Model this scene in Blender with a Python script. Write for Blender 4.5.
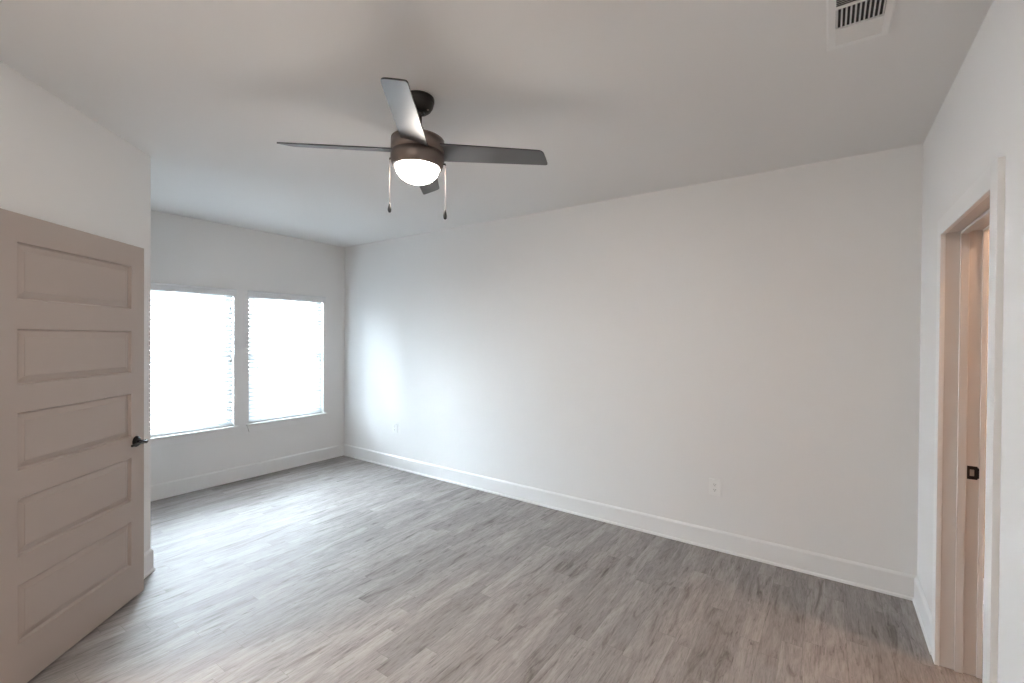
import bpy, bmesh, math, random
from math import sin, cos, pi, radians
from mathutils import Vector, Matrix

for o in list(bpy.data.objects):
    bpy.data.objects.remove(o)
scn = bpy.context.scene
COL = scn.collection

# ------------------------------------------------------------------ camera
F_PX, PITCH, ROLL, YAW, CAM_H = 451.2072, 0.0080, 0.0072, 0.6089, 1.5623
fw = Vector((-sin(YAW)*cos(PITCH), cos(YAW)*cos(PITCH), -sin(PITCH)))
rt = Vector((cos(YAW), sin(YAW), 0)); up = rt.cross(fw)
r2 = rt*cos(ROLL)+up*sin(ROLL); u2 = -rt*sin(ROLL)+up*cos(ROLL)
cd = bpy.data.cameras.new('camera'); cam = bpy.data.objects.new('camera', cd); COL.objects.link(cam)
M3 = Matrix((r2, u2, -fw)).transposed()
cam.matrix_world = Matrix.Translation((0, 0, CAM_H)) @ M3.to_4x4()
cd.sensor_width = 36; cd.lens = F_PX/1024*36; cd.clip_start = 0.05
scn.camera = cam

# ------------------------------------------------------------------ world, view, daylight
w = bpy.data.worlds.new('sky'); scn.world = w; w.use_nodes = True
bg = w.node_tree.nodes['Background']
# bright hazy sky over pale sunlit ground (the ground is the brighter half seen from indoors)
_wt = w.node_tree; _tc = _wt.nodes.new('ShaderNodeTexCoord'); _sp = _wt.nodes.new('ShaderNodeSeparateXYZ'); _wt.links.new(_tc.outputs['Generated'], _sp.inputs[0])
_rp = _wt.nodes.new('ShaderNodeMapRange'); _rp.inputs[1].default_value = -.06; _rp.inputs[2].default_value = .06; _wt.links.new(_sp.outputs[2], _rp.inputs[0])
_mx = _wt.nodes.new('ShaderNodeMix'); _mx.data_type = 'RGBA'; _wt.links.new(_rp.outputs[0], _mx.inputs[0])
_mx.inputs[6].default_value = (1.42, 1.52, 1.60, 1); _mx.inputs[7].default_value = (0.64, 0.73, 0.82, 1)
_wt.links.new(_mx.outputs[2], bg.inputs[0]); bg.inputs[1].default_value = 84
scn.view_settings.view_transform = 'Standard'; scn.view_settings.look = 'None'
scn.view_settings.gamma = 1; scn.view_settings.use_curve_mapping = False
scn.view_settings.exposure = 0.0
GLOBE_E, HALL_FILL_E, CLOSET_E, ENTRY_FILL_E = 74, 280, 520, 92

# ------------------------------------------------------------------ dimensions
XW, YB, XR, H = -5.2151, 3.6178, 0.4608, 2.74
CX, CY, A45 = -3.6615, 1.0791, radians(44.509)
N45 = Vector((cos(A45), sin(A45), 0)); D45 = Vector((sin(A45), -cos(A45), 0))   # D45 runs from the corner towards the camera

# ------------------------------------------------------------------ materials
def mat(name, col, rough=.5, metal=0, spec=.5, bump=None, emit=None, estr=0):
    m = bpy.data.materials.new(name); m.use_nodes = True
    nt = m.node_tree; b = nt.nodes['Principled BSDF']
    b.inputs['Base Color'].default_value = (*col, 1); b.inputs['Roughness'].default_value = rough
    b.inputs['Metallic'].default_value = metal; b.inputs['Specular IOR Level'].default_value = spec
    if emit:
        b.inputs['Emission Color'].default_value = (*emit, 1); b.inputs['Emission Strength'].default_value = estr
    tc = nt.nodes.new('ShaderNodeTexCoord'); nz = nt.nodes.new('ShaderNodeTexNoise')
    nt.links.new(tc.outputs['Object'], nz.inputs['Vector'])
    sc, st, dist = bump or (60, .03, .001)
    nz.inputs['Scale'].default_value = sc; nz.inputs['Detail'].default_value = 3
    bp = nt.nodes.new('ShaderNodeBump'); bp.inputs['Strength'].default_value = st; bp.inputs['Distance'].default_value = dist
    nt.links.new(nz.outputs['Fac'], bp.inputs['Height']); nt.links.new(bp.outputs['Normal'], b.inputs['Normal'])
    return m

WALL = mat('wall_paint', (.87, .865, .858), .75, spec=.25, bump=(90, .08, .002))
CEIL = mat('ceiling_paint', (.91, .905, .895), .9, spec=.15, bump=(120, .1, .002))
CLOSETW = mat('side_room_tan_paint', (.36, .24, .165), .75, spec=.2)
TRIM = mat('trim_paint', (.88, .88, .876), .35, spec=.4)
JAMB = mat('jamb_paint', (.72, .70, .68), .35, spec=.4)
DOOR = mat('door_paint', (.43, .365, .325), .42, spec=.4, bump=(150, .05, .001))
BLACK = mat('black_metal', (.02, .019, .019), .3, metal=.6)
BRONZE = mat('fan_bronze', (.19, .155, .14), .38, metal=.75)
CANOPY = mat('fan_canopy_black', (.022, .02, .019), .35, metal=.5)
BLADE = mat('fan_blade_grey', (.175, .175, .18), .47, metal=.6, bump=(40, .05, .0005))
BLADE_EDGE = mat('fan_blade_edge_dark', (.03, .028, .028), .5)
GLOBE = mat('lit_glass', (.9, .88, .82), .3, emit=(1, .91, .82), estr=GLOBE_E)
HALL_FILL = mat('hall_fill_glow', (.9, .85, .78), .3, emit=(1, .78, .62), estr=HALL_FILL_E)
ENTRY_FILL = mat('entry_fill_glow', (.9, .85, .78), .3, emit=(1, .90, .81), estr=ENTRY_FILL_E)
CLOSG = mat('lit_closet_glass', (.9, .85, .78), .3, emit=(1, .60, .36), estr=CLOSET_E)
PLASTIC = mat('white_plastic', (.9, .9, .89), .3)
DARK = mat('dark_slot', (.02, .02, .02), .7)
VENT = mat('vent_white_metal', (.94, .94, .93), .45)
VINYL = mat('window_vinyl', (.82, .83, .83), .4)
CHAIN = mat('pull_chain_metal', (.35, .28, .25), .35, metal=.8)
STEEL = mat('latch_steel', (.45, .44, .43), .35, metal=.9)
CORD = mat('blind_cord', (.75, .75, .74), .7)
BVAL = mat('blind_valance', (.80, .81, .82), .4)

def slat_material():
    m = bpy.data.materials.new('blind_slat_white'); m.use_nodes = True; nt = m.node_tree
    nt.nodes.clear(); out = nt.nodes.new('ShaderNodeOutputMaterial')
    d = nt.nodes.new('ShaderNodeBsdfDiffuse'); d.inputs[0].default_value = (.84, .85, .86, 1)
    t = nt.nodes.new('ShaderNodeBsdfTranslucent'); t.inputs[0].default_value = (.84, .86, .88, 1)
    mx = nt.nodes.new('ShaderNodeMixShader'); mx.inputs[0].default_value = .50
    nt.links.new(d.outputs[0], mx.inputs[1]); nt.links.new(t.outputs[0], mx.inputs[2]); nt.links.new(mx.outputs[0], out.inputs[0])
    return m
SLAT = slat_material()

def glass_material():
    m = bpy.data.materials.new('window_glass'); m.use_nodes = True; nt = m.node_tree
    nt.nodes.clear(); out = nt.nodes.new('ShaderNodeOutputMaterial')
    t = nt.nodes.new('ShaderNodeBsdfTransparent'); t.inputs[0].default_value = (.93, .95, .95, 1)
    g = nt.nodes.new('ShaderNodeBsdfGlossy'); g.inputs['Roughness'].default_value = .02
    fr = nt.nodes.new('ShaderNodeFresnel'); fr.inputs[0].default_value = 1.3
    mx = nt.nodes.new('ShaderNodeMixShader')
    nt.links.new(fr.outputs[0], mx.inputs[0]); nt.links.new(t.outputs[0], mx.inputs[1]); nt.links.new(g.outputs[0], mx.inputs[2])
    nt.links.new(mx.outputs[0], out.inputs[0]); return m
GLASS = glass_material()

def floor_material():
    """grey-brown vinyl planks running towards the back wall (world Y), procedural"""
    m = bpy.data.materials.new('vinyl_plank_floor'); m.use_nodes = True; nt = m.node_tree
    N = nt.nodes; L = nt.links; b = N['Principled BSDF']
    def math_(op, a, c=None, d=None):
        n = N.new('ShaderNodeMath'); n.operation = op
        for i, v in enumerate((a, c, d)):
            if v is None: continue
            if isinstance(v, (int, float)): n.inputs[i].default_value = v
            else: L.new(v, n.inputs[i])
        return n.outputs[0]
    def comb(x, y, z=0):
        n = N.new('ShaderNodeCombineXYZ')
        for i, v in enumerate((x, y, z)):
            if isinstance(v, (int, float)): n.inputs[i].default_value = v
            else: L.new(v, n.inputs[i])
        return n.outputs[0]
    def ramp(fac, stops):
        r = N.new('ShaderNodeValToRGB'); L.new(fac, r.inputs[0]); e = r.color_ramp.elements
        while len(e) < len(stops): e.new(.5)
        for i, (p_, c_) in enumerate(stops):
            e[i].position = p_; e[i].color = (*c_, 1)
        return r.outputs[0]
    def noise(vec, scale, detail, rough=.55, dist=0):
        n = N.new('ShaderNodeTexNoise'); L.new(vec, n.inputs['Vector']); n.inputs['Scale'].default_value = scale
        n.inputs['Detail'].default_value = detail; n.inputs['Roughness'].default_value = rough; n.inputs['Distortion'].default_value = dist
        return n.outputs['Fac']
    def mix(kind, fac, a, c):
        n = N.new('ShaderNodeMix'); n.data_type = 'RGBA'; n.blend_type = kind
        if isinstance(fac, (int, float)): n.inputs[0].default_value = fac
        else: L.new(fac, n.inputs[0])
        for i, v in ((6, a), (7, c)):
            if isinstance(v, tuple): n.inputs[i].default_value = (*v, 1)
            else: L.new(v, n.inputs[i])
        return n.outputs[2]
    geo = N.new('ShaderNodeNewGeometry'); sp = N.new('ShaderNodeSeparateXYZ'); L.new(geo.outputs['Position'], sp.inputs[0])
    X, Y = sp.outputs[0], sp.outputs[1]
    W_, L_ = .0915, .78
    u = math_('DIVIDE', math_('ADD', X, 20.03), W_); row = math_('FLOOR', u); fu = math_('FRACT', u)
    wn = N.new('ShaderNodeTexWhiteNoise'); wn.noise_dimensions = '1D'; L.new(row, wn.inputs['W'])
    v = math_('ADD', math_('DIVIDE', math_('ADD', Y, 20), L_), wn.outputs['Value']); cell = math_('FLOOR', v); fv = math_('FRACT', v)
    wn2 = N.new('ShaderNodeTexWhiteNoise'); wn2.noise_dimensions = '2D'; L.new(comb(row, cell), wn2.inputs['Vector'])
    rnd = wn2.outputs['Value']; rcol = wn2.outputs['Color']
    so = N.new('ShaderNodeSeparateColor'); L.new(rcol, so.inputs[0])
    ox = math_('MULTIPLY', so.outputs[0], 37.0); oy = math_('MULTIPLY', so.outputs[1], 53.0)
    px = math_('ADD', X, ox); py = math_('ADD', Y, oy)
    fine = noise(comb(math_('MULTIPLY', px, 75), math_('MULTIPLY', py, 7)), 1.6, 6, .7, .5)
    band = noise(comb(math_('MULTIPLY', px, 14), math_('MULTIPLY', py, 2.1)), 1.0, 5, .62, 1.3)
    cloud = noise(comb(math_('MULTIPLY', px, 4), math_('MULTIPLY', py, 1.3)), 1.0, 2, .5, .4)
    vk = N.new('ShaderNodeTexVoronoi'); L.new(comb(math_('MULTIPLY', px, 4.2), math_('MULTIPLY', py, 1.5)), vk.inputs['Vector']); vk.inputs['Scale'].default_value = 1.0
    knot = math_('MULTIPLY', math_('SUBTRACT', .16, vk.outputs['Distance']), 5.0)
    kn = N.new('ShaderNodeClamp'); L.new(knot, kn.inputs[0])
    c0 = ramp(band, [(.30, FLOOR_DARK), (.42, FLOOR_MID), (.66, FLOOR_LIGHT)])
    c1 = ramp(fine, [(.30, (.62, .61, .60)), (.55, (1.0, 1.0, 1.0)), (.75, (1.12, 1.11, 1.10))])
    c2 = mix('MULTIPLY', .75, c0, c1)
    tone = math_('ADD', .88, math_('MULTIPLY', rnd, .24))
    c3 = mix('MULTIPLY', 1.0, c2, comb(tone, tone, tone))
    cl = math_('ADD', .86, math_('MULTIPLY', cloud, .28))
    c4 = mix('MULTIPLY', 1.0, c3, comb(cl, cl, cl))
    c5 = mix('MIX', math_('MULTIPLY', kn.outputs[0], .55), c4, (.10, .085, .08))
    crack = noise(comb(math_('MULTIPLY', px, 46), math_('MULTIPLY', py, 4.5)), 1.0, 6, .72, 1.1)
    c5 = mix('MULTIPLY', 1.0, c5, ramp(crack, [(.33, (.60, .585, .575)), (.43, (1.0, 1.0, 1.0)), (.8, (1.04, 1.04, 1.04))]))
    # seams
    du = math_('MULTIPLY', math_('MINIMUM', fu, math_('SUBTRACT', 1, fu)), W_)
    dv = math_('MULTIPLY', math_('MINIMUM', fv, math_('SUBTRACT', 1, fv)), L_)
    # the click joints fall on every second strip; strip ends and sides in between are only printed
    u2_ = math_('FRACT', math_('DIVIDE', math_('ADD', X, 20.03), W_*2)); d2_ = math_('MULTIPLY', math_('MINIMUM', u2_, math_('SUBTRACT', 1, u2_)), W_*2)
    dd = math_('MINIMUM', d2_, dv)
    seam = math_('LESS_THAN', dd, .0009)
    c6 = mix('MIX', math_('MULTIPLY', seam, .4), c5, (.09, .08, .075))
    L.new(c6, b.inputs['Base Color'])
    rr = math_('ADD', .46, math_('MULTIPLY', fine, .18)); L.new(rr, b.inputs['Roughness'])
    b.inputs['Specular IOR Level'].default_value = .20
    hgt = math_('SUBTRACT', math_('ADD', math_('MULTIPLY', fine, .5), math_('MULTIPLY', noise(comb(math_('MULTIPLY', px, 90), math_('MULTIPLY', py, 25)), 1, 3), .4)), math_('MULTIPLY', seam, 1.2))
    bp = N.new('ShaderNodeBump'); bp.inputs['Strength'].default_value = .35; bp.inputs['Distance'].default_value = .0012
    L.new(hgt, bp.inputs['Height']); L.new(bp.outputs['Normal'], b.inputs['Normal'])
    return m
FLOOR_DARK, FLOOR_MID, FLOOR_LIGHT = (.19, .17, .162), (.30, .275, .265), (.38, .352, .34)
FLOOR = floor_material()

# ------------------------------------------------------------------ helpers
def box(bm, x0, x1, y0, y1, z0, z1, M=None, mi=0):
    vs = [bm.verts.new((x, y, z)) for z in (z0, z1) for y in (y0, y1) for x in (x0, x1)]
    if M is not None:
        for v in vs: v.co = M @ v.co
    for f in ((0, 2, 3, 1), (4, 5, 7, 6), (0, 1, 5, 4), (2, 6, 7, 3), (0, 4, 6, 2), (1, 3, 7, 5)):
        bm.faces.new([vs[i] for i in f]).material_index = mi
    return vs

def lathe(bm, prof, c=(0, 0, 0), seg=48, M=None, mi=0, axis='Z'):
    """prof: list of (r, z)"""
    rings = []
    for r, z in prof:
        if r < 1e-6:
            rings.append([bm.verts.new((0, 0, z))])
        else:
            rings.append([bm.verts.new((r*cos(2*pi*i/seg), r*sin(2*pi*i/seg), z)) for i in range(seg)])
    for a, b_ in zip(rings, rings[1:]):
        for i in range(seg):
            j = (i+1) % seg
            q = [a[i % len(a)], a[j % len(a)], b_[j % len(b_)], b_[i % len(b_)]]
            q = list(dict.fromkeys(q))
            if len(q) > 2:
                f = bm.faces.new(q); f.smooth = True; f.material_index = mi
    R = Matrix.Identity(4)
    if axis == 'X': R = Matrix.Rotation(pi/2, 4, 'Y')
    if axis == 'Y': R = Matrix.Rotation(-pi/2, 4, 'X')
    T = (M or Matrix.Identity(4)) @ Matrix.Translation(c) @ R
    for rg in rings:
        for v in rg: v.co = T @ v.co

def tube(bm, pts, r, seg=8, mi=0):
    pts = [Vector(p) for p in pts]; rings = []
    for i, p in enumerate(pts):
        t = (pts[min(i+1, len(pts)-1)]-pts[max(i-1, 0)]).normalized()
        a = t.orthogonal().normalized() if abs(t.z) < .9 else Vector((1, 0, 0)); a = (a-t*a.dot(t)).normalized(); b_ = t.cross(a)
        rr = r[i] if isinstance(r, (list, tuple)) else r
        rings.append([bm.verts.new(p+a*rr*cos(2*pi*k/seg)+b_*rr*sin(2*pi*k/seg)) for k in range(seg)])
    for A, B in zip(rings, rings[1:]):
        for k in range(seg):
            f = bm.faces.new((A[k], A[(k+1) % seg], B[(k+1) % seg], B[k])); f.smooth = True; f.material_index = mi
    bm.faces.new(rings[0][::-1]); bm.faces.new(rings[-1])

def extrude_profile(bm, prof, p0, p1, out, mitre0=0, mitre1=0, mi=0):
    """prof: (distance out of the wall, height); runs p0->p1 along the wall foot; mitre = shift along the run per unit out"""
    p0, p1, out = Vector(p0), Vector(p1), Vector(out).normalized(); d = (p1-p0).normalized()
    A = [bm.verts.new(p0+out*a+Vector((0, 0, z))+d*mitre0*a) for a, z in prof]
    B = [bm.verts.new(p1+out*a+Vector((0, 0, z))+d*mitre1*a) for a, z in prof]
    n = len(prof)
    for i in range(n):
        bm.faces.new((A[i], A[(i+1) % n], B[(i+1) % n], B[i])).material_index = mi
    bm.faces.new(A[::-1]); bm.faces.new(B)

def obj(name, bm, m, parent=None, bevel=0, kind=None, origin=None):
    bmesh.ops.recalc_face_normals(bm, faces=bm.faces)
    me = bpy.data.meshes.new(name)
    if origin is not None:
        bmesh.ops.translate(bm, verts=bm.verts, vec=-Vector(origin))
    bm.to_mesh(me); bm.free()
    for mm in (m if isinstance(m, (list, tuple)) else [m]): me.materials.append(mm)
    o = bpy.data.objects.new(name, me); COL.objects.link(o)
    if origin is not None: o.location = origin
    if parent is not None: o.parent = parent
    if bevel:
        md = o.modifiers.new('bevel', 'BEVEL'); md.width = bevel; md.segments = 2; md.limit_method = 'ANGLE'; md.angle_limit = radians(40)
    if kind: o['kind'] = kind
    return o

def empty(name, loc, label=None, cat=None, group=None, rz=0):
    o = bpy.data.objects.new(name, None); COL.objects.link(o); o.location = loc; o.rotation_euler.z = rz
    o.empty_display_size = .1
    if label: o['label'] = label
    if cat: o['category'] = cat
    if group: o['group'] = group
    return o

def struct(name, bm, m, parent=None, bevel=0):
    return obj(name, bm, m, parent, bevel, kind='structure')

# ------------------------------------------------------------------ room shell
T = .115
TR = .126          # the right wall with its jambs
FY = -1.25         # wall behind the camera
bm = bmesh.new(); box(bm, XW-.16, 2.1, FY-T, YB+T+.4, -.12, 0); struct('floor', bm, FLOOR)
bm = bmesh.new(); box(bm, XW-.16, 2.1, FY-T, YB+T+.4, H, H+.12); struct('ceiling', bm, CEIL)
bm = bmesh.new(); box(bm, XW-.16, XR+T, YB, YB+T, 0, H); struct('wall_back', bm, WALL)

# right wall with doorway
DY0, DY1, DZ = 2.148, 2.956, 2.078      # jamb faces and head
bm = bmesh.new()
box(bm, XR, XR+TR, FY, DY0-.019, 0, H); box(bm, XR, XR+TR, DY1+.019, YB, 0, H); box(bm, XR, XR+TR, DY0-.019, DY1+.019, DZ+.019, H)
struct('wall_right', bm, WALL)

# window wall
WT = .15
WIN = [(1.367, 2.267), (2.417, 3.317)]; WZ0, WZ1 = .595, 2.05
bm = bmesh.new()
box(bm, XW-WT, XW, CY-T, WIN[0][0], 0, H); box(bm, XW-WT, XW, WIN[0][1], WIN[1][0], 0, H); box(bm, XW-WT, XW, WIN[1][1], YB, 0, H)
for a, b_ in WIN:
    box(bm, XW-WT, XW, a, b_, 0, WZ0-.02); box(bm, XW-WT, XW, a, b_, WZ1, H)
struct('wall_window', bm, WALL)

# short wall between window wall and the angled wall
bm = bmesh.new(); box(bm, XW, CX, CY-T, CY, 0, H); struct('wall_side', bm, WALL)

# 45-degree wall with its doorway (camera side of the open door); local frame: x along D45, y = -N45 (into the wall)
M45 = Matrix.Translation((CX, CY, 0)) @ Matrix((( D45.x, -N45.x, 0, 0), (D45.y, -N45.y, 0, 0), (0, 0, 1, 0), (0, 0, 0, 1)))
LEN45 = (CY-FY)/cos(A45)
O0, O1, OZ = 1.165, 2.065, 2.095         # doorway in the angled wall, distances from the corner
bm = bmesh.new()
box(bm, 0, O0-.019, 0, T, 0, H, M45); box(bm, O1+.019, LEN45, 0, T, 0, H, M45); box(bm, O0-.019, O1+.019, 0, T, OZ+.019, H, M45)
struct('wall_left', bm, WALL)
bm = bmesh.new(); box(bm, -4.4, 2.1, FY-T, FY, 0, H); struct('wall_front', bm, WALL)
bm = bmesh.new(); box(bm, -4.4-T, -4.4, FY-T, CY-T, 0, H); struct('wall_hall', bm, WALL)
# side room behind the right wall
bm = bmesh.new(); box(bm, 1.95, 1.95+T, FY, YB+T+.3, 0, H); struct('wall_closet_end', bm, CLOSETW)
bm = bmesh.new(); box(bm, XR+T, 1.95, YB+.2, YB+.2+T, 0, H); struct('wall_closet_back', bm, CLOSETW)
bm = bmesh.new(); box(bm, XR+T, 1.95, 1.25, 1.25+T, 0, H); struct('wall_closet_front', bm, CLOSETW)

# baseboards
BP = [(0, 0), (.022, 0), (.022, .010), (.019, .016), (.014, .018), (.014, .134), (.010, .141), (.004, .147), (0, .147)]
def baseboard(name, runs):
    bm = bmesh.new()
    for r in runs: extrude_profile(bm, BP, *r)
    return struct(name, bm, TRIM)
baseboard('baseboard_back', [((XW, YB, 0), (XR, YB, 0), (0, -1, 0), 1, -1)])
CW, CT = .080, .018                       # casing width, thickness
baseboard('baseboard_right', [((XR, YB, 0), (XR, DY1-.005+CW, 0), (-1, 0, 0), 1, 0), ((XR, DY0+.005-CW, 0), (XR, FY, 0), (-1, 0, 0), 0, -1)])
baseboard('baseboard_window', [((XW, CY, 0), (XW, YB, 0), (1, 0, 0), 1, -1)])
k = math.tan((pi/2-A45)/2)
pO = Vector((CX, CY, 0))+D45*(O0+.005-CW); pP = Vector((CX, CY, 0))+D45*(O1-.005+CW); pQ = Vector((CX, CY, 0))+D45*LEN45
baseboard('baseboard_left', [((CX, CY, 0), tuple(pO), tuple(N45), -k, 0), (tuple(pP), tuple(pQ), tuple(N45), 0, -.4)])
baseboard('baseboard_side', [((XW, CY, 0), (CX, CY, 0), (0, 1, 0), 1, k)])
baseboard('baseboard_front', [((XR, FY, 0), (pQ.x, FY, 0), (0, 1, 0), 1, -.4)])
baseboard('baseboard_closet', [((1.95, 1.25+T, 0), (1.95, YB+.2, 0), (-1, 0, 0), 1, -1), ((1.95, YB+.2, 0), (XR+T, YB+.2, 0), (0, -1, 0), 1, 0)])

# ------------------------------------------------------------------ doorway frames (casing, jamb, stop)
def frame_parts(root, M, a0, a1, zt, stop_at, T=.115, rv=.005, casing_sides=('room', 'far')):
    """local frame: x along wall, y into the wall (0 = room face), z up. a0,a1 = jamb faces, zt = head face"""
    for s in casing_sides:
        y0, y1 = (-CT, 0) if s == 'room' else (T, T+CT)
        for (x0, x1) in ((a0+rv-CW, a0+rv), (a1-rv, a1-rv+CW)):
            bm = bmesh.new(); box(bm, x0, x1, y0, y1, 0, zt-rv+CW, M); obj('casing_leg', bm, TRIM, root, .0015)
        bm = bmesh.new(); box(bm, a0+rv+.0003, a1-rv-.0003, y0, y1, zt-rv, zt-rv+CW, M); obj('casing_head', bm, TRIM, root, .0015)
    jt = .019
    for (x0, x1) in ((a0-jt, a0), (a1, a1+jt)):
        bm = bmesh.new(); box(bm, x0, x1, 0, T, 0, zt, M); obj('jamb_leg', bm, JAMB, root, .001)
    bm = bmesh.new(); box(bm, a0-jt, a1+jt, 0, T, zt, zt+jt, M); obj('jamb_head', bm, JAMB, root, .001)
    st, sw = .0115, .0295; s0 = stop_at
    for (x0, x1) in ((a0, a0+st), (a1-st, a1)):
        bm = bmesh.new(); box(bm, x0, x1, s0, s0+sw, 0, zt-st, M); obj('door_stop', bm, JAMB, root, .0015)
    bm = bmesh.new(); box(bm, a0, a1, s0, s0+sw, zt-st, zt, M); obj('door_stop', bm, JAMB, root, .0015)

MR = Matrix(((0, 1, 0, XR), (1, 0, 0, 0), (0, 0, 1, 0), (0, 0, 0, 1)))      # local x -> world y, local y -> world +x
d2 = empty('door_2', (XR, DY1, 0)); d2['kind'] = 'structure'
MRl = Matrix.Translation((-XR, -DY1, 0)) @ MR
frame_parts(d2, MRl, DY0, DY1, DZ, .0515, TR, .0065)
# strike plate on the far jamb: plate with a hole and a curved lip
bm = bmesh.new()
ys = DY1-.0015
def rect_ring(bm, M, x0, x1, z0, z1, hx0, hx1, hz0, hz1, y0, y1):
    box(bm, x0, hx0, y0, y1, z0, z1, M); box(bm, hx1, x1, y0, y1, z0, z1, M)
    box(bm, hx0, hx1, y0, y1, z0, hz0, M); box(bm, hx0, hx1, y0, y1, hz1, z1, M)
MP = Matrix.Translation((-XR, -DY1, 0))
px0 = XR+.0856; px1 = XR+.1205
rect_ring(bm, MP, px0, px1, .917, .979, px0+.009, px0+.024, .933, .963, DY1-.002, DY1)
lip = [(px1, 0), (px1+.004, -.001), (px1+.008, .0), (px1+.011, .003)]
for i in range(3):
    a, b_ = lip[i], lip[i+1]; zc = .948; hz = [.026, .024, .019, .012]
    v = [bm.verts.new(MP @ Vector(q)) for q in ((a[0], DY1-.002+a[1], zc-hz[i]), (b_[0], DY1-.002+b_[1], zc-hz[i+1]), (b_[0], DY1-.002+b_[1], zc+hz[i+1]), (a[0], DY1-.002+a[1], zc+hz[i]))]
    v2 = [bm.verts.new(q.co+Vector((0, .0018, 0))) for q in v]
    bm.faces.new(v); bm.faces.new(v2[::-1])
    for q in range(4): bm.faces.new((v[q], v2[q], v2[(q+1) % 4], v[(q+1) % 4]))
sp_ = obj('strike_plate', bm, BLACK, d2)
bm = bmesh.new(); box(bm, px0+.009, px0+.024, DY1-.0008, DY1-.0003, .933, .963, MP); obj('latch_hole', bm, STEEL, sp_)

# angled doorway with its open door
d1f = empty('door_3', tuple(M45 @ Vector((O0, 0, 0)))); d1f['kind'] = 'structure'
M45l = Matrix.Translation(-(M45 @ Vector((O0, 0, 0)))) @ M45
frame_parts(d1f, M45l, O0, O1, OZ, .039)

# ------------------------------------------------------------------ the open five-panel door
E0 = Vector((-3.3955, .968, 0)); DD = Vector((.661, -.7505, 0)).normalized()
DN = Vector((-DD.y, DD.x, 0))                # visible face normal, towards the room
if DN.dot(-E0) < 0: DN = -DN
DW, DZ0, DZ1, DT = .893, .012, 2.087, .035
door = empty('door_1', tuple(E0)); door['kind'] = 'structure'
MD = Matrix(((DD.x, DN.x, 0, 0), (DD.y, DN.y, 0, 0), (0, 0, 1, 0), (0, 0, 0, 1)))   # x along the leaf from the free edge, y = out of the visible face (0), leaf from -DT..0
PZ = [(.212, .470), (.592, .846), (.968, 1.221), (1.342, 1.586), (1.714, 1.964)]
PX0, PX1 = .105, .787
def door_face(bm, yf, sgn):
    """face with five raised panels; sgn=+1 visible face"""
    xs = [0, PX0, PX1, DW]
    def q(a): 
        vs = [bm.verts.new(MD @ Vector((x, yf+sgn*y, z))) for x, y, z in a]; bm.faces.new(vs)
    q([(0, 0, DZ0), (PX0, 0, DZ0), (PX0, 0, DZ1), (0, 0, DZ1)]); q([(PX1, 0, DZ0), (DW, 0, DZ0), (DW, 0, DZ1), (PX1, 0, DZ1)])
    zz = [DZ0]+[v for p_ in PZ for v in p_]+[DZ1]
    for i in range(0, len(zz), 2): q([(PX0, 0, zz[i]), (PX1, 0, zz[i]), (PX1, 0, zz[i+1]), (PX0, 0, zz[i+1])])
    # loops: inset, depth
    prof = [(0, 0), (.0055, -.012), (.009, -.0135), (.011, -.0135), (.036, -.0045), (.037, -.003), (.039, -.003)]
    for z0, z1 in PZ:
        prev = None
        for ins, dep in prof:
            cur = [(PX0+ins, dep, z0+ins), (PX1-ins, dep, z0+ins), (PX1-ins, dep, z1-ins), (PX0+ins, dep, z1-ins)]
            if prev:
                for i in range(4): q([prev[i], prev[(i+1) % 4], cur[(i+1) % 4], cur[i]])
            prev = cur
        q(prev)
bm = bmesh.new()
door_face(bm, 0, 1); door_face(bm, -DT, -1)
for a in ([(0, 0, DZ0), (0, -DT, DZ0), (0, -DT, DZ1), (0, 0, DZ1)], [(DW, 0, DZ0), (DW, -DT, DZ0), (DW, -DT, DZ1), (DW, 0, DZ1)],
          [(0, 0, DZ0), (DW, 0, DZ0), (DW, -DT, DZ0), (0, -DT, DZ0)], [(0, 0, DZ1), (DW, 0, DZ1), (DW, -DT, DZ1), (0, -DT, DZ1)]):
    bm.faces.new([bm.verts.new(MD @ Vector(v)) for v in a])
bmesh.ops.remove_doubles(bm, verts=bm.verts, dist=1e-5)
obj('door_leaf', bm, DOOR, door)
# lever handles on both faces: round rose, neck, curved lever towards the hinge... the free edge side shows the lever tip
HS, HZ = .066, .933
def lever(sgn, y0):
    M = MD @ Matrix.Translation((HS, y0, HZ)) @ Matrix.Diagonal((1, sgn, 1, 1))
    bm = bmesh.new(); lathe(bm, [(0, 0), (.032, 0), (.032, .004), (.029, .009), (.020, .012), (0, .012)], M=M, axis='Y', seg=32)
    h = obj('door_handle', bm, BLACK, door)
    bm = bmesh.new()
    lathe(bm, [(.011, .010), (.0095, .02), (.0095, .045), (.012, .050), (.012, .058), (0, .060)], M=M, axis='Y', seg=20)
    pts = [(-.008, .054, 0), (.0, .055, 0), (.02, .055, .001), (.045, .054, .002), (.07, .052, -.001), (.09, .048, -.004), (.103, .044, -.005)]
    tube(bm, [M @ Vector(p_) for p_ in pts], [.008, .010, .0095, .0088, .008, .0075, .006], 10)
    bmesh.ops.remove_doubles(bm, verts=bm.verts, dist=1e-6)
    obj('lever', bm, BLACK, h)
lever(1, 0); lever(-1, -DT)
bm = bmesh.new(); box(bm, -.0012, .0006, -DT/2-.012, -DT/2+.012, HZ-.028, HZ+.028, MD); obj('latch_plate', bm, BLACK, door)
for hz in (.25, 1.05, 1.84):
    bm = bmesh.new(); lathe(bm, [(0, -.045), (.007, -.045), (.007, .045), (0, .045)], c=(DW+.006, -DT-.001, hz), M=MD, seg=12); obj('hinge', bm, BLACK, door)

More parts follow.
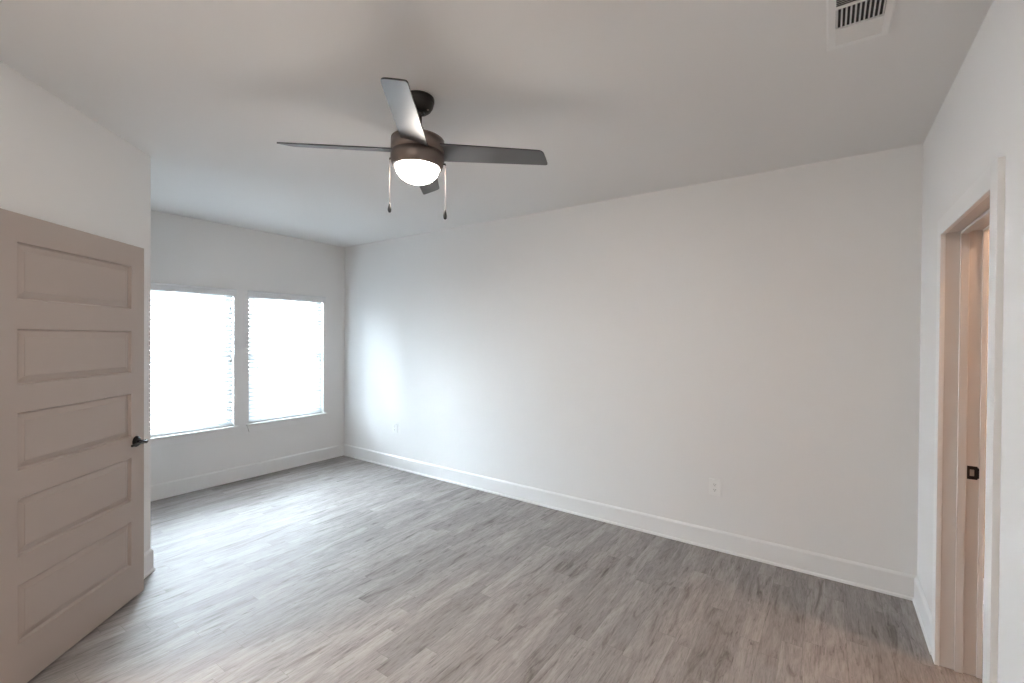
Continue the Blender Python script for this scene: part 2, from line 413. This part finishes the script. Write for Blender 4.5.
# ------------------------------------------------------------------ windows
def window(n, y0, y1):
    r = empty('window_%d' % n, (XW, (y0+y1)/2, WZ0)); r['kind'] = 'structure'
    M = Matrix.Translation((0, -(y0+y1)/2, -WZ0))
    xo = -WT; xi = -.082
    def part(name, bs, m, bev=.001, parent=r):
        bm = bmesh.new()
        for b_ in bs: box(bm, *b_, M=M)
        return obj(name, bm, m, parent, bev)
    fwid = .015; zb, zt = WZ0, WZ1
    part('window_frame', [(xo, xi, y0, y0+fwid, zb, zt), (xo, xi, y1-fwid, y1, zb, zt), (xo, xi, y0+fwid, y1-fwid, zb, zb+fwid), (xo, xi, y0+fwid, y1-fwid, zt-fwid, zt)], VINYL)
    zm = 1.315; a, b_ = y0+fwid, y1-fwid; s = .021
    def sash(xa, xb, z0, z1):
        f_ = part('sash', [(xa, xb, a, a+s, z0, z1), (xa, xb, b_-s, b_, z0, z1), (xa, xb, a+s, b_-s, z0, z0+s), (xa, xb, a+s, b_-s, z1-s, z1)], VINYL)
        part('pane', [((xa+xb)/2-.002, (xa+xb)/2+.002, a+s, b_-s, z0+s, z1-s)], GLASS, 0, f_)
    sash(-.142, -.117, zm-.018, zt-fwid); sash(-.112, -.087, zb+fwid, zm+.022)
    # stool (sill) with horns and the apron below it
    part('window_sill', [(-.075, .0, y0, y1, zb-.02, zb), (0, .034, y0-.026, y1+.05 if n == 2 else y1+.058, zb-.02, zb)] if False else
         [(-.075, .0, y0+.0005, y1-.0005, zb-.02, zb), (0, .034, y0-.03, y1+.03, zb-.02, zb)], TRIM, .003)
    bm = bmesh.new(); yc = (y0+y1)/2
    v = []
    for x in (0, .016):
        v.append([bm.verts.new((x, q-yc, z-WZ0)) for q, z in ((y0-.02, zb-.02), (y1+.02, zb-.02), (y1, zb-.092), (y0, zb-.092))])
    bm.faces.new(v[0]); bm.faces.new(v[1])
    for i in range(4): bm.faces.new((v[0][i], v[0][(i+1) % 4], v[1][(i+1) % 4], v[1][i]))
    obj('apron', bm, TRIM, r, .001)
for i, (a, b_) in enumerate(WIN): window(i+1, a, b_)

# ------------------------------------------------------------------ blinds
def blind(y0, y1, tilt, label, tassels, seed):
    yc = (y0+y1)/2; w_ = (y1-y0)/2-.006
    r = empty('window_blind', (XW, yc, WZ0), label, 'window blind', 'white slatted blinds in the two windows')
    Z = WZ1-WZ0
    xc = -.036
    bm = bmesh.new(); box(bm, xc-.026, xc+.022, -w_, w_, Z-.045, Z-.002); obj('headrail', bm, BVAL, r, .002)
    # valance: moulded board standing just proud of the wall, with returns
    bm = bmesh.new(); vw = (y1-y0)/2+.016
    prof = [(.003, Z-.062), (.014, Z-.062), (.016, Z-.056), (.014, Z-.050), (.015, Z-.004), (.021, Z+.004), (.023, Z+.013), (.003, Z+.013)]
    A = [bm.verts.new((x, -vw, z)) for x, z in prof]; B = [bm.verts.new((x, vw, z)) for x, z in prof]
    for i in range(len(prof)): bm.faces.new((A[i], A[(i+1) % len(prof)], B[(i+1) % len(prof)], B[i]))
    bm.faces.new(A[::-1]); bm.faces.new(B); obj('valance', bm, BVAL, r, .0008)
    n = 31; z_top, z_bot = Z-.062, .034; rnd = random.Random(seed)
    bm = bmesh.new(); sw = .0252; th = .0014
    for i in range(n):
        zc = z_top+(z_bot-z_top)*i/(n-1); t = radians(tilt+rnd.uniform(-1.5, 1.5))
        cs = []
        for s in range(5):
            q = -1+s*.5; a = q*sw; h = .0022*(1-q*q)
            for side in (1, -1): cs.append((a, h+side*th, s, side))
        def P(a, h, y): return (xc+a*cos(t)+h*sin(t), y, zc-a*sin(t)+h*cos(t))
        L0 = {}
        for a, h, s, side in cs:
            for e, y in ((0, -w_), (1, w_)): L0[(s, side, e)] = bm.verts.new(P(a, h, y))
        for s in range(4):
            f = bm.faces.new((L0[(s, 1, 0)], L0[(s+1, 1, 0)], L0[(s+1, 1, 1)], L0[(s, 1, 1)])); f.smooth = True
            f = bm.faces.new((L0[(s, -1, 0)], L0[(s, -1, 1)], L0[(s+1, -1, 1)], L0[(s+1, -1, 0)])); f.smooth = True
            for e in (0, 1): bm.faces.new((L0[(s, 1, e)], L0[(s, -1, e)], L0[(s+1, -1, e)], L0[(s+1, 1, e)]))
        for s in (0, 4): bm.faces.new((L0[(s, 1, 0)], L0[(s, 1, 1)], L0[(s, -1, 1)], L0[(s, -1, 0)]))
    obj('slats', bm, SLAT, r)
    bm = bmesh.new(); box(bm, xc-.025, xc+.025, -w_, w_, .004, .020); obj('bottom_rail', bm, BVAL, r, .003)
    for yy in (-w_+.13, 0, w_-.13):
        bm = bmesh.new()
        for dx in (-.027, .027):
            tube(bm, [(xc+dx, yy, .02), (xc+dx, yy, Z-.045)], .0009, 6)
        obj('ladder_cord', bm, CORD, r)
    for yy, z0 in tassels:
        yy -= yc; z0 -= WZ0
        bm = bmesh.new(); tube(bm, [(xc+.032, yy, z0), (xc+.032, yy, Z-.045)], .0011, 6); c = obj('pull_cord', bm, CORD, r)
        bm = bmesh.new(); lathe(bm, [(0, .002), (.003, 0), (.0075, -.022), (.0065, -.028), (0, -.030)], c=(xc+.032, yy, z0), seg=12); obj('tassel', bm, mat_tassel, c)
mat_tassel = mat('cord_tassel', (.45, .45, .44), .5)
blind(*WIN[0], 40, 'white slatted blind in the left window nearest the open door, slats tilted open', [(2.235, 1.31), (2.205, .80)], 3)
blind(*WIN[1], 54, 'white slatted blind in the right window nearest the room corner, slats more closed', [(2.50, 1.62), (2.515, 1.22), (3.24, 1.33)], 5)

# ------------------------------------------------------------------ outlets on the back wall
def outlet(x, z, label):
    r = empty('wall_outlet', (x, YB, z), label, 'power outlet', 'outlets on the back wall')
    bm = bmesh.new()
    w_, h_ = .043, .061
    vs = box(bm, -w_, w_, -.0075, 0, -h_, h_)
    for v in vs:
        if v.co.y < -.003: v.co.x *= .95; v.co.z *= .965
    obj('cover_plate', bm, PLASTIC, r, .0012)
    for s in (1, -1):
        bm = bmesh.new(); zc = s*.0195
        ring = []
        for i in range(24):
            a = 2*pi*i/24; ring.append((.017*cos(a), max(-.0135, min(.0135, .017*sin(a)))+zc))
        A = [bm.verts.new((p_[0], -.0065, p_[1])) for p_ in ring]; B = [bm.verts.new((p_[0], -.0092, p_[1])) for p_ in ring]
        bm.faces.new(A); bm.faces.new(B[::-1])
        for i in range(24): bm.faces.new((A[i], A[(i+1) % 24], B[(i+1) % 24], B[i]))
        rc = obj('receptacle', bm, PLASTIC, r)
        bm = bmesh.new()
        box(bm, -.0075, -.0053, -.0096, -.0088, zc-.001, zc+.008); box(bm, .0053, .0075, -.0096, -.0088, zc-.001, zc+.007)
        lathe(bm, [(0, 0), (.0026, 0), (.0026, .0006), (0, .0006)], c=(0, -.0096, zc-.007), axis='Y', seg=10)
        obj('slot', bm, DARK, rc)
    bm = bmesh.new(); lathe(bm, [(0, -.0014), (.0022, -.001), (.003, 0), (0, 0)], c=(0, -.0078, 0), axis='Y', seg=12); obj('screw', bm, PLASTIC, r)
outlet(-.670, .462, 'white outlet plate low on the middle of the long back wall')
outlet(-4.213, .477, 'white outlet plate low on the back wall near the window corner')

# ------------------------------------------------------------------ ceiling vent
VX0, VX1, VY1, VY0 = -.013, .186, 2.243, 1.855
vc = ((VX0+VX1)/2, (VY0+VY1)/2, H)
vent = empty('air_vent', vc, 'white slatted ceiling air vent at the upper right', 'air vent')
MV = Matrix.Translation(-Vector(vc))
bm = bmesh.new()
fx, fy = .028, .029
def bevelframe(bm):
    o_ = [(VX0, VY0), (VX1, VY0), (VX1, VY1), (VX0, VY1)]; i_ = [(VX0+fx, VY0+fy), (VX1-fx, VY0+fy), (VX1-fx, VY1-fy), (VX0+fx, VY1-fy)]
    m_ = [(VX0+.006, VY0+.006), (VX1-.006, VY0+.006), (VX1-.006, VY1-.006), (VX0+.006, VY1-.006)]
    loops = [[(x, y, H) for x, y in o_], [(x, y, H-.002) for x, y in o_], [(x, y, H-.007) for x, y in m_], [(x, y, H-.007) for x, y in i_], [(x, y, H-.0002) for x, y in i_]]
    R = [[bm.verts.new(MV @ Vector(p_)) for p_ in l] for l in loops]
    for A, B in zip(R, R[1:]):
        for k_ in range(4): bm.faces.new((A[k_], A[(k_+1) % 4], B[(k_+1) % 4], B[k_]))
bevelframe(bm); obj('frame', bm, VENT, vent)
ix0, ix1, iy0, iy1 = VX0+fx, VX1-fx, VY0+fy, VY1-fy
bm = bmesh.new(); box(bm, ix0, ix1, iy0, iy1, H-.0012, H-.0004, MV); obj('duct_opening', bm, DARK, vent)
b1, b2 = 1.969, 2.103                  # cross bars
bm = bmesh.new(); box(bm, ix0, ix1, b1-.004, b1+.004, H-.0085, H-.001, MV); obj('cross_bar', bm, VENT, vent)
bm = bmesh.new(); box(bm, ix0, ix1, b2-.004, b2+.004, H-.0085, H-.001, MV); obj('cross_bar', bm, VENT, vent)
def louvres(name, items):
    bm = bmesh.new()
    for kind, pos, ang, lo, hi in items:
        wv = .0062 if kind == 'y' else .0048
        t = radians(ang)
        if kind == 'y':   # runs along y, at x=pos
            Mx = MV @ Matrix.Translation((pos, 0, H-.0052)) @ Matrix.Rotation(t, 4, 'Y'); box(bm, -wv/1.3, wv/1.3, lo, hi, -.0005, .0005, Mx)
        else:
            Mx = MV @ Matrix.Translation((0, pos, H-.0052)) @ Matrix.Rotation(t, 4, 'X'); box(bm, lo, hi, -wv, wv, -.0005, .0005, Mx)
    obj(name, bm, VENT, vent)
nS = 11
louvres('louvre_bank', [('y', ix0+.004+(ix1-ix0-.008)*i/(nS-1), -56, b1+.004, b2-.004) for i in range(nS)])
def rows(lo, hi, step): 
    n_ = int((hi-lo)/step); return [lo+(hi-lo)*(i+.5)/n_ for i in range(n_)]
louvres('louvre_bank', [('x', y, -43, ix0, ix1) for y in rows(b2+.004, iy1, .0098)])
louvres('louvre_bank', [('x', y, 34, ix0, ix1) for y in rows(iy0, b1-.004, .0098)])
for q in ((vc[0], VY1-.012), (vc[0], VY0+.012)):
    bm = bmesh.new(); lathe(bm, [(0, H-.0085), (.003, H-.008), (.004, H-.0065), (0, H-.006)], c=(q[0], q[1], 0), M=MV, seg=12); obj('screw', bm, VENT, vent)

# ------------------------------------------------------------------ ceiling fan
FX, FYY = -1.662, 1.564
fan = empty('ceiling_fan', (FX, FYY, H), 'four-blade grey ceiling fan with lit white bowl light and two pull chains', 'ceiling fan')
def L(z): return z-H
# the fan hangs a touch out of plumb from its ball joint
HUB = 2.480
nrm = Vector((.018, .002, 1)).normalized(); ax = Vector((0, 0, 1)).cross(nrm)
PIV = Vector((0, 0, L(2.69)))
TILT = Matrix.Translation(PIV) @ Matrix.Rotation(math.asin(ax.length), 4, ax.normalized()) @ Matrix.Translation(-PIV)
bm = bmesh.new(); lathe(bm, [(0, 0), (.074, 0), (.076, L(2.737)), (.0765, L(2.722)), (.075, L(2.716)), (.0735, L(2.7155)), (.0735, L(2.712)), (.070, L(2.698)), (.060, L(2.682)), (.046, L(2.671)), (.034, L(2.667)), (.028, L(2.667)), (.026, L(2.672)), (0, L(2.672))], seg=64); cano = obj('canopy', bm, CANOPY, fan)
for a_ in (-.35, 2.8):
    bm = bmesh.new(); q = Vector((cos(a_+YAW), sin(a_+YAW), 0))*.052+Vector((0, 0, L(2.675)))
    lathe(bm, [(0, -.003), (.005, -.0025), (.0065, 0), (0, .001)], c=tuple(q), seg=12); obj('screw', bm, CHAIN, cano)
bm = bmesh.new(); lathe(bm, [(0, L(2.70)), (.020, L(2.698)), (.026, L(2.685)), (.024, L(2.672)), (.0165, L(2.662)), (.0165, L(2.57)), (0, L(2.57))], seg=24, M=TILT)
obj('downrod', bm, CANOPY, fan)
bm = bmesh.new(); lathe(bm, [(0, L(2.600)), (.020, L(2.600)), (.026, L(2.596)), (.028, L(2.572)), (.036, L(2.568)), (.038, L(2.545)), (.055, L(2.540)), (0, L(2.540))], seg=32, M=TILT)
obj('coupling', bm, CANOPY, fan)
RH = .1295
bm = bmesh.new(); lathe(bm, [(0, L(2.543)), (.108, L(2.543)), (.121, L(2.540)), (RH-.001, L(2.534)), (RH-.001, L(2.529)), (RH-.0035, L(2.5283)), (RH-.0035, L(2.5257)), (RH, L(2.525)), (RH, L(2.4705)), (RH-.003, L(2.469)), (RH-.003, L(2.4665)), (0, L(2.4665))], seg=64, M=TILT)
hous = obj('motor_housing', bm, BRONZE, fan)
bm = bmesh.new(); lathe(bm, [(0, L(2.466)), (RH, L(2.466)), (RH+.0005, L(2.440)), (RH-.0025, L(2.420)), (RH-.0085, L(2.404)), (RH-.016, L(2.396)), (RH-.019, L(2.396)), (RH-.021, L(2.402)), (0, L(2.402))], seg=64, M=TILT)
fit_ = obj('light_fitter', bm, BRONZE, fan)
GR = .1055; GD = .078
prof = [(GR*cos(a), L(2.400)-GD*sin(a)) for a in [radians(q) for q in range(0, 90, 6)]]+[(0, L(2.400)-GD)]
bm = bmesh.new(); lathe(bm, prof, seg=64, M=TILT); obj('light_bowl', bm, GLOBE, fan)
# blades: tapering towards a slanted, round-cornered tip
TH0 = 3.823; R0, R1 = .112, .655; PT = radians(-15)
def blade_outline():
    hw0, hw1 = .066, .054; pts = []
    def hw(x): return hw0+(hw1-hw0)*(x-R0)/(R1-R0)
    xa, xb = R1-.040, R1+.002      # ends of the near (-y) and far (+y) long edges
    ca, cb = .026, .016
    for i in range(9): x = R0+(xa-ca-R0)*i/8; pts.append((x, -hw(x)))
    A = Vector((xa, -hw(xa))); B = Vector((xb, hw(xb))); t = (B-A).normalized()
    P0, P1, P2 = Vector(pts[-1]), A, A+t*ca*1.3
    for i in range(1, 8): q = i/7; v = P0*(1-q)**2+P1*2*q*(1-q)+P2*q*q; pts.append(tuple(v))
    Q0, Q2 = B-t*cb, Vector((xb-cb, hw(xb-cb)))
    for i in range(0, 8): q = i/7; v = Q0*(1-q)**2+B*2*q*(1-q)+Q2*q*q; pts.append(tuple(v))
    for i in range(1, 9): x = xb-cb-(xb-cb-R0)*i/8; pts.append((x, hw(x)))
    return pts
def blade(k_):
    ang = TH0+k_*pi/2
    Mb = TILT @ Matrix.Translation((0, 0, L(HUB))) @ Matrix.Rotation(ang, 4, 'Z') @ Matrix.Rotation(PT, 4, 'X')
    pts = blade_outline(); th = .003
    bm = bmesh.new()
    A = [bm.verts.new(Mb @ Vector((x, y, -th))) for x, y in pts]; B = [bm.verts.new(Mb @ Vector((x, y, th))) for x, y in pts]
    bm.faces.new(A).material_index = 0; bm.faces.new(B[::-1]).material_index = 0
    n_ = len(pts)
    for i in range(n_): bm.faces.new((A[i], A[(i+1) % n_], B[(i+1) % n_], B[i])).material_index = 1
    return obj('blade', bm, [BLADE, BLADE_EDGE], fan)
for k_ in range(4): blade(k_)
# pull chains hanging from either side of the fitter
def chain(v, ztop, zbot):
    bm = bmesh.new(); x, y = v
    n_ = int((ztop-zbot)/.0065)
    for i in range(n_):
        z = ztop-(i+.5)*(ztop-zbot)/n_
        lathe(bm, [(0, .0022), (.0017, .001), (.0017, -.001), (0, -.0022)], c=(x, y, L(z)), seg=6)
    tube(bm, [(x, y, L(ztop)), (x, y, L(zbot))], .0006, 5)
    c = obj('pull_chain', bm, CHAIN, fan)
    bm = bmesh.new(); lathe(bm, [(0, 0), (.003, 0), (.0045, -.008), (.0075, -.020), (.0095, -.032), (.008, -.042), (.004, -.047), (0, -.048)], c=(x, y, L(zbot)), seg=16)
    obj('pendant', bm, CANOPY, c)
    bm = bmesh.new(); xi, yi = x*.88, y*.88; tube(bm, [(xi, yi, L(ztop)), (x, y, L(ztop)-.000), (x, y, L(ztop)-.006)], .004, 8); obj('chain_outlet', bm, CANOPY, c)
rv = Vector((rt.x, rt.y)); off = Vector((.005, -.001))
a = -rv*.138+off*-1; chain((a.x, a.y), 2.446, 2.225)
a = rv*.137-off; chain((a.x, a.y), 2.418, 2.193)

# ------------------------------------------------------------------ side room lamp, and fill lamps added in the hall and behind the camera
def flush_light(x, y, m, label, k=1):
    r = empty('ceiling_light', (x, y, H), label, 'ceiling light')
    bm = bmesh.new(); lathe(bm, [(0, 0), (.15*k, 0), (.155*k, -.02), (.145*k, -.03), (0, -.03)], seg=32); obj('lamp_base', bm, BRONZE, r)
    bm = bmesh.new(); lathe(bm, [(.14*k, -.03)]+[(.14*k*cos(radians(q)), -.03-.07*sin(radians(q))) for q in range(10, 90, 10)]+[(0, -.10)], seg=32); obj('lamp_shade', bm, m, r)
flush_light(1.02, 2.845, CLOSG, 'lit flush ceiling light in the small room behind the right doorway', .36)
hp = M45 @ Vector((1.5, .95, 0)); flush_light(hp.x, hp.y, HALL_FILL, 'added fill light on the hallway ceiling behind the open door')  # unseen lamp added to brighten the room through the angled doorway
flush_light(-.35, -.75, ENTRY_FILL, 'added fill light on the ceiling behind the viewer')  # unseen lamp added behind the camera to fill the whole room
